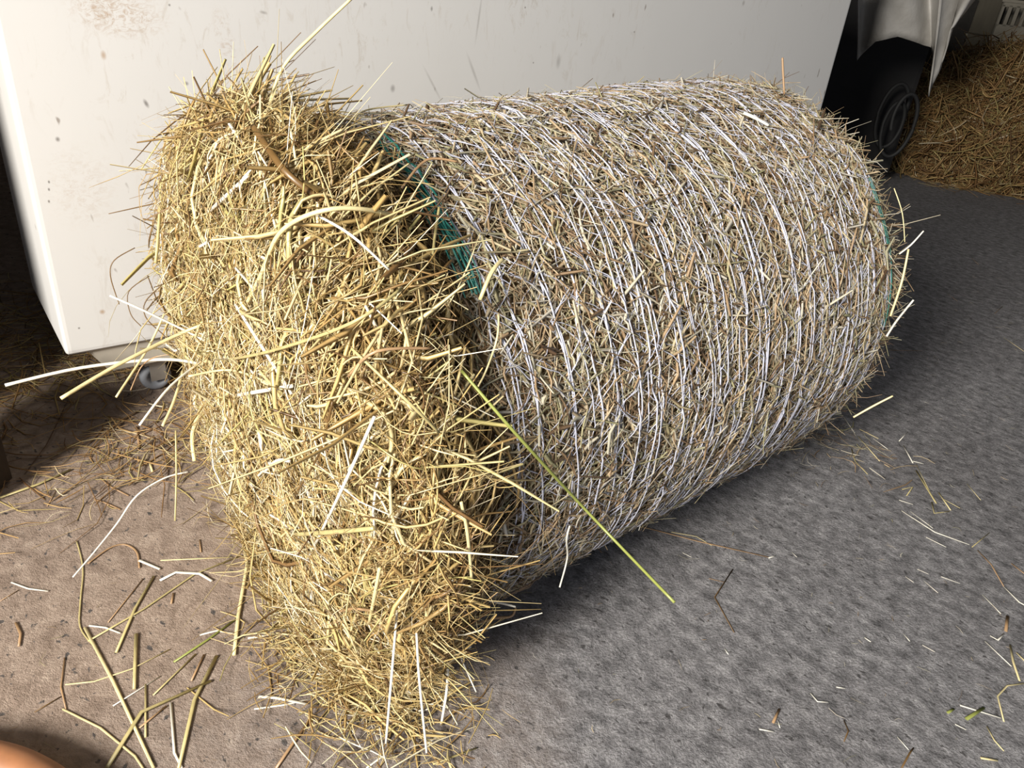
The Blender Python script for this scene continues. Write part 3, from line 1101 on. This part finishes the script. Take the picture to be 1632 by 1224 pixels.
A_ = gnd(500, 1040)
o = scatter('spilled_hay', None, 1500, gauss(A_[0] + .07, A_[1] - .0, .10, .06, R(-45)), .05, .0011, HAY_GOLD, .012, 4)
del o['category']
o.parent = bale
o.matrix_parent_inverse = bale.matrix_world.inverted()
A_ = gnd(60, 620)
scatter('hay_litter', 'dull hay strewn on the floor left of and under the white cabinet', 1100, gauss(A_[0] - .05, A_[1] + .22, .22, .28), .10, .0014, HAY_DIM, .008, 4)
A_ = gnd(250, 720)
scatter('hay_litter', 'short straws strewn on the floor between the bale and the cabinet', 300, gauss(A_[0], A_[1], .15, .09, R(50)), .06, .0012, HAY_DIM, .006, 4)
A_ = gnd(1520, 285)
o = scatter('spilled_hay', None, 1300, lambda n: np.stack([rng.uniform(2.5, 5.2, n), A_[1] - 0.05 - np.abs(rng.normal(0, .16, n))], 1), .12, .0020, HAY_DIM, .01, 3)
del o['category']
o.parent = heap
o.matrix_parent_inverse = heap.matrix_world.inverted()
scatter('chaff', 'tiny chaff flecks spread over the whole grey floor', 1300, lambda n: np.stack([rng.uniform(-1.0, 2.2, n), rng.uniform(.45, 3.2, n)], 1), .012, .0005, HAY_PALE, .001, 3)
A_ = gnd(1300, 690)
scatter('hay_litter', 'small straws fallen on the floor under the far end of the bale', 160, gauss(A_[0], A_[1], .10, .10), .04, .0010, HAY_PALE, .006, 4)

# single straws lying on the floor: pixel path, half width, colour, label
LOOSE = [
    ([(0, 793), (60, 772), (113, 748)], .0048, 'o', 'broad yellow straw on the floor near the dark timber block'),
    ([(150, 715), (230, 690), (310, 655)], .0026, 'b', 'long tan straw lying along the shadow before the white cabinet'),
    ([(90, 720), (190, 672), (225, 655)], .0016, 'b', 'thin tan straw in the shadow before the white cabinet'),
    ([(218, 680), (222, 715)], .0032, 'b', 'short upright-lying tan stub before the white cabinet'),
    ([(238, 735), (243, 752)], .0032, 'p', 'short pale stub near the cabinet caster'),
    ([(135, 1000), (180, 1085), (245, 1224)], .0030, 'p', 'long straight pale straw lying by the terracotta hose'),
    ([(100, 1130), (160, 1160), (215, 1205), (235, 1235)], .0020, 'p', 'thin pinkish straw curving past the terracotta hose'),
    ([(103, 1048), (97, 1095), (105, 1130)], .0014, 'b', 'thin brown stem bent at the tip of the pinkish straw'),
    ([(55, 1135), (97, 1110)], .0014, 'd', 'short dark twig nearest above the terracotta hose'),
    ([(170, 1224), (225, 1135), (336, 1085)], .0042, 'o', 'thick bent olive straw in front of the burst bale end'),
    ([(345, 1045), (310, 1115), (285, 1224)], .0036, 'o', 'long olive straw crossing over the thick bent one'),
    ([(217, 1010), (214, 1098)], .0036, 'o', 'straight olive stub lying upright in the dust'),
    ([(277, 1055), (330, 1020), (378, 985)], .0026, 'g', 'greenish straw pointing at the burst bale end'),
    ([(373, 1044), (380, 980), (394, 900), (385, 850)], .0038, 'p', 'thick pale stalk leaning out of the burst bale end onto the floor'),
    ([(140, 1022), (230, 970), (310, 915), (385, 885)], .0024, 'o', 'long tan straw lying across the dust towards the bale'),
    ([(185, 1040), (215, 970), (245, 918)], .0030, 'o', 'flat olive blade leaning against the long tan straw'),
    ([(172, 992), (228, 922)], .0014, 'b', 'thin brown straw beside the flat olive blade'),
    ([(222, 893), (255, 907)], .0036, 'w', 'short white straw at the head of the curled brown blade'),
    ([(255, 925), (280, 912), (318, 914), (338, 926)], .0038, 'w', 'broad white split straw lying in the dust'),
    ([(140, 898), (175, 873), (200, 868), (218, 880), (222, 905)], .0024, 'b', 'curled brown blade arching over the dust'),
    ([(256, 893), (370, 888)], .0020, 'p', 'straight pale straw pointing into the bale foot'),
    ([(122, 862), (132, 905), (128, 960), (128, 1000), (150, 1030)], .0016, 'o', 'long wavy thin stem lying in the dust'),
    ([(18, 928), (45, 938), (77, 942)], .0020, 'w', 'white straw alone at the left edge of the dusty floor'),
    ([(142, 997), (168, 1000), (192, 1009)], .0022, 'w', 'bent white straw below the wavy thin stem'),
    ([(0, 958), (30, 940)], .0012, 'b', 'thin brown stalk running out of view at the left edge'),
    ([(25, 992), (33, 1010), (30, 1030)], .0026, 'b', 'curved dry leaf at the left edge of the dusty floor'),
    ([(104, 1091), (150, 1086), (210, 1066), (270, 1035)], .0016, 'p', 'long thin pale straw ending at the broken fork'),
    ([(232, 1175), (232, 1090)], .0020, 'o', 'thin olive straw crossed by the thick bent one'),
    ([(180, 1125), (255, 1078)], .0015, 'w', 'slim white straw above the bent end of the thick olive straw'),
    ([(244, 1108), (312, 1042)], .0020, 'o', 'slim olive straw parallel to the greenish one'),
    ([(305, 1085), (325, 1043)], .0022, 'b', 'short brown stub above the thick olive straw'),
    ([(222, 1160), (265, 1125)], .0022, 'b', 'brown shred under the thick olive straw'),
    ([(272, 1120), (278, 1200), (290, 1224)], .0022, 'w', 'pale shredded straw by the crossing olive straws'),
    ([(318, 1012), (345, 1005), (374, 1010)], .0022, 'w', 'pale bent straw at the side of the thick pale stalk'),
    ([(395, 1017), (455, 1008)], .0026, 'w', 'bright white straw under the edge of the spilled hay'),
    ([(412, 1110), (440, 1112), (490, 1122)], .0030, 'w', 'long white flat straw at the rim of the spilled hay'),
    ([(405, 1130), (455, 1123), (500, 1112)], .0018, 'w', 'thin white straw crossing below the white flat one'),
    ([(440, 1224), (470, 1180), (495, 1145)], .0028, 'b', 'frayed tan straw running out of view below the spilled hay'),
    ([(205, 790), (175, 775), (160, 762)], .0022, 'b', 'tan shred in the open dust before the cabinet'),
    ([(75, 807), (90, 780)], .0012, 'b', 'fine brown stem beside the broad yellow straw'),
    ([(192, 812), (165, 800), (150, 796)], .0022, 'b', 'pale brown leaf sliver beside the hanging twine'),
    ([(320, 880), (318, 860)], .0018, 'b', 'thin reddish sliver at the foot of the bale'),
    ([(273, 962), (276, 945)], .0022, 'b', 'small reddish seed husk in the dust'),
    ([(584, 1224), (610, 1205), (640, 1190)], .0018, 'w', None),
    ([(690, 1218), (730, 1203), (760, 1192)], .0020, 'o', 'green-grey straw lying right of the foremost spilled hay'),
    ([(678, 1187), (712, 1163)], .0020, 'w', 'pale straw at the right rim of the foremost spilled hay'),
    # grey side of the floor
    ([(1018, 838), (1110, 862), (1225, 888)], .0020, 'b', 'long reddish straw lying out from under the bale on the grey floor'),
    ([(1070, 848), (1110, 855), (1135, 870)], .0012, 'p', 'thin pale strip lying on the long reddish straw'),
    ([(1225, 889), (1236, 886)], .0018, 'w', 'white broken tip at the end of the long reddish straw'),
    ([(1168, 907), (1139, 952), (1170, 1008)], .0014, 'd', 'dark bent twig alone on the grey floor'),
    ([(1437, 814), (1490, 848), (1545, 868)], .0024, 'w', 'long pale straw below the small green straw cluster'),
    ([(1460, 750), (1492, 802)], .0030, 'o', 'olive straw leg of the green cluster on the grey floor'),
    ([(1485, 800), (1489, 818), (1513, 815)], .0022, 'o', 'bent olive straw at the foot of the green cluster'),
    ([(1496, 785), (1515, 813)], .0026, 'p', 'tan straw beside the bent olive one'),
    ([(1503, 795), (1530, 810)], .0014, 'p', 'thin tan straw right of the green cluster'),
    ([(1440, 710), (1455, 738)], .0024, 'w', 'white straw at the head of the green cluster'),
    ([(1455, 735), (1472, 739)], .0020, 'w', 'short white straw touching the head of the green cluster'),
    ([(1460, 740), (1485, 790)], .0012, 'p', 'thread-thin straw along the green cluster'),
    ([(1438, 780), (1455, 776), (1445, 790)], .0018, 'o', 'folded green blade left of the green cluster'),
    ([(1368, 696), (1402, 735)], .0020, 'p', 'pale straw lying just off the far end of the bale'),
    ([(1370, 684), (1400, 699)], .0022, 'p', 'tan straw under the overhang of the far end of the bale'),
    ([(1392, 699), (1415, 716)], .0018, 'w', 'slim white straw between the far bale end and the green cluster'),
    ([(1357, 715), (1363, 735), (1383, 756)], .0018, 'o', 'greenish straw nearest the far bale end'),
    ([(1433, 703), (1447, 688)], .0016, 'w', 'white forked sliver above the green cluster'),
    ([(1433, 797), (1455, 804)], .0018, 'w', 'white chip left of the bent olive straw'),
    ([(1451, 815), (1487, 842)], .0014, 'w', 'thin pale straw parallel to the long pale one'),
    ([(1476, 856), (1508, 872)], .0018, 'w', 'bright slim straw just below the long pale one'),
    ([(1541, 771), (1563, 797)], .0012, 'p', 'fine curved straw at the right of the green cluster'),
    ([(1549, 872), (1577, 849)], .0012, 'o', 'fine olive stem meeting the long pale straw at its end'),
    ([(1558, 877), (1580, 900), (1600, 935)], .0018, 'b', 'tan straw running down from the end of the long pale one'),
    ([(1600, 935), (1625, 960), (1640, 968)], .0024, 'w', 'white split straw near the right edge of the floor'),
    ([(1612, 898), (1640, 920)], .0022, 'b', 'tan straw leaving the view at the right edge'),
    ([(1566, 948), (1595, 978)], .0018, 'w', 'slim white straw above the tangle at the right edge'),
    ([(1462, 907), (1480, 915)], .0012, 'w', None),
    ([(1500, 919), (1530, 930)], .0014, 'w', None),
    ([(1473, 926), (1495, 945)], .0012, 'w', None),
    ([(1443, 919), (1456, 928)], .0012, 'w', None),
    ([(1378, 1016), (1388, 1023)], .0020, 'w', None),
    ([(1606, 982), (1603, 1006)], .0040, 'b', 'short broad brown chip above the tangle at the right edge'),
    ([(1570, 1022), (1612, 1062)], .0018, 'w', 'white straw on top of the tangle at the right edge'),
    ([(1610, 1028), (1615, 1055), (1625, 1085)], .0026, 'p', 'pale straw upright in the tangle at the right edge'),
    ([(1578, 1013), (1590, 1020), (1600, 1010)], .0022, 'w', 'white broken straw in the tangle at the right edge'),
    ([(1620, 1040), (1640, 1060)], .0022, 'p', 'pale straw leaving the view from the tangle'),
    ([(1640, 1088), (1605, 1093), (1590, 1110), (1600, 1150)], .0018, 'p', 'looped pale stem near the bottom right'),
    ([(1530, 1124), (1595, 1144)], .0022, 'w', 'pale straw crossed by a green chip near the bottom right'),
    ([(1540, 1146), (1568, 1128)], .0038, 'g', 'broad green chip lying across the pale straw'),
    ([(1510, 1136), (1520, 1130)], .0030, 'g', 'small green chip left of the broad green one'),
    ([(1522, 1154), (1540, 1163)], .0016, 'w', None),
    ([(1573, 1158), (1585, 1180), (1600, 1197)], .0016, 'p', 'thin bent straw below the green chips'),
    ([(1563, 1208), (1590, 1212)], .0026, 'p', 'tan straw at the bottom edge below the green chips'),
    ([(1430, 1174), (1448, 1195)], .0012, 'w', None),
    ([(1292, 1105), (1303, 1118), (1320, 1119)], .0016, 'w', 'bent white straw in the middle of the grey floor'),
    ([(1333, 1095), (1347, 1097)], .0016, 'w', None),
    ([(1232, 1152), (1242, 1130)], .0028, 'b', 'brown chip standing beside a white sliver on the grey floor'),
    ([(1210, 1162), (1233, 1166)], .0018, 'w', 'white sliver left of the brown chip'),
    ([(1240, 1148), (1243, 1160)], .0012, 'w', None),
    ([(1345, 1148), (1352, 1165), (1345, 1182)], .0012, 'd', 'dark curved fibre on the grey floor near the bottom'),
    ([(1437, 1224), (1450, 1200), (1456, 1192)], .0016, 'd', 'dark twig at the bottom edge of the grey floor'),
    ([(1155, 1034), (1161, 1043)], .0012, 'w', None),
    ([(1470, 1028), (1490, 1039)], .0014, 'w', None),
    ([(1440, 1010), (1450, 1022)], .0012, 'w', None),
    ([(1130, 922), (1155, 928)], .0010, 'b', None),
    ([(1088, 881), (1102, 888)], .0012, 'w', None),
    ([(1262, 880), (1270, 888)], .0010, 'w', None),
    ([(1345, 665), (1362, 690)], .0020, 'w', 'white straw falling from the far bale end'),
    ([(1418, 558), (1470, 559)], .0014, 'b', 'thin tan straw lying level behind the far bale end'),
    ([(1510, 468), (1526, 480)], .0012, 'b', None),
    ([(1548, 411), (1560, 422)], .0014, 'b', None),
    ([(1600, 538), (1632, 560)], .0014, 'p', 'pale straw lying alone on the dark far floor'),
    ([(1585, 500), (1598, 488)], .0012, 'd', None),
]
lg = 'small pale straw bits on the grey floor'
for pp, wd_, tc, lab in LOOSE:
    wd_ = min(wd_ * 0.85, 0.0034)
    pts = [gnd(p[0], p[1], wd_ * 0.8 + 0.0006) for p in pp]
    c = np.mean(pts, 0)
    c[2] = 0
    dist = np.linalg.norm(CAM - c)
    me = tube_mesh('loose_straw', [p - c for p in pts], [wd_ * .9, wd_, wd_ * .8], 6, 0.42, (0, 0, 1), sub=5 if len(pts) > 4 else 1)
    o = link('loose_straw', me, SM[tc])
    o.location = tuple(c)
    if lab:
        tag(o, lab, 'straw', 'single straws lying on the floor')
    else:
        tag(o, 'tiny straw bit lying loose on the bare grey floor', 'straw', lg)
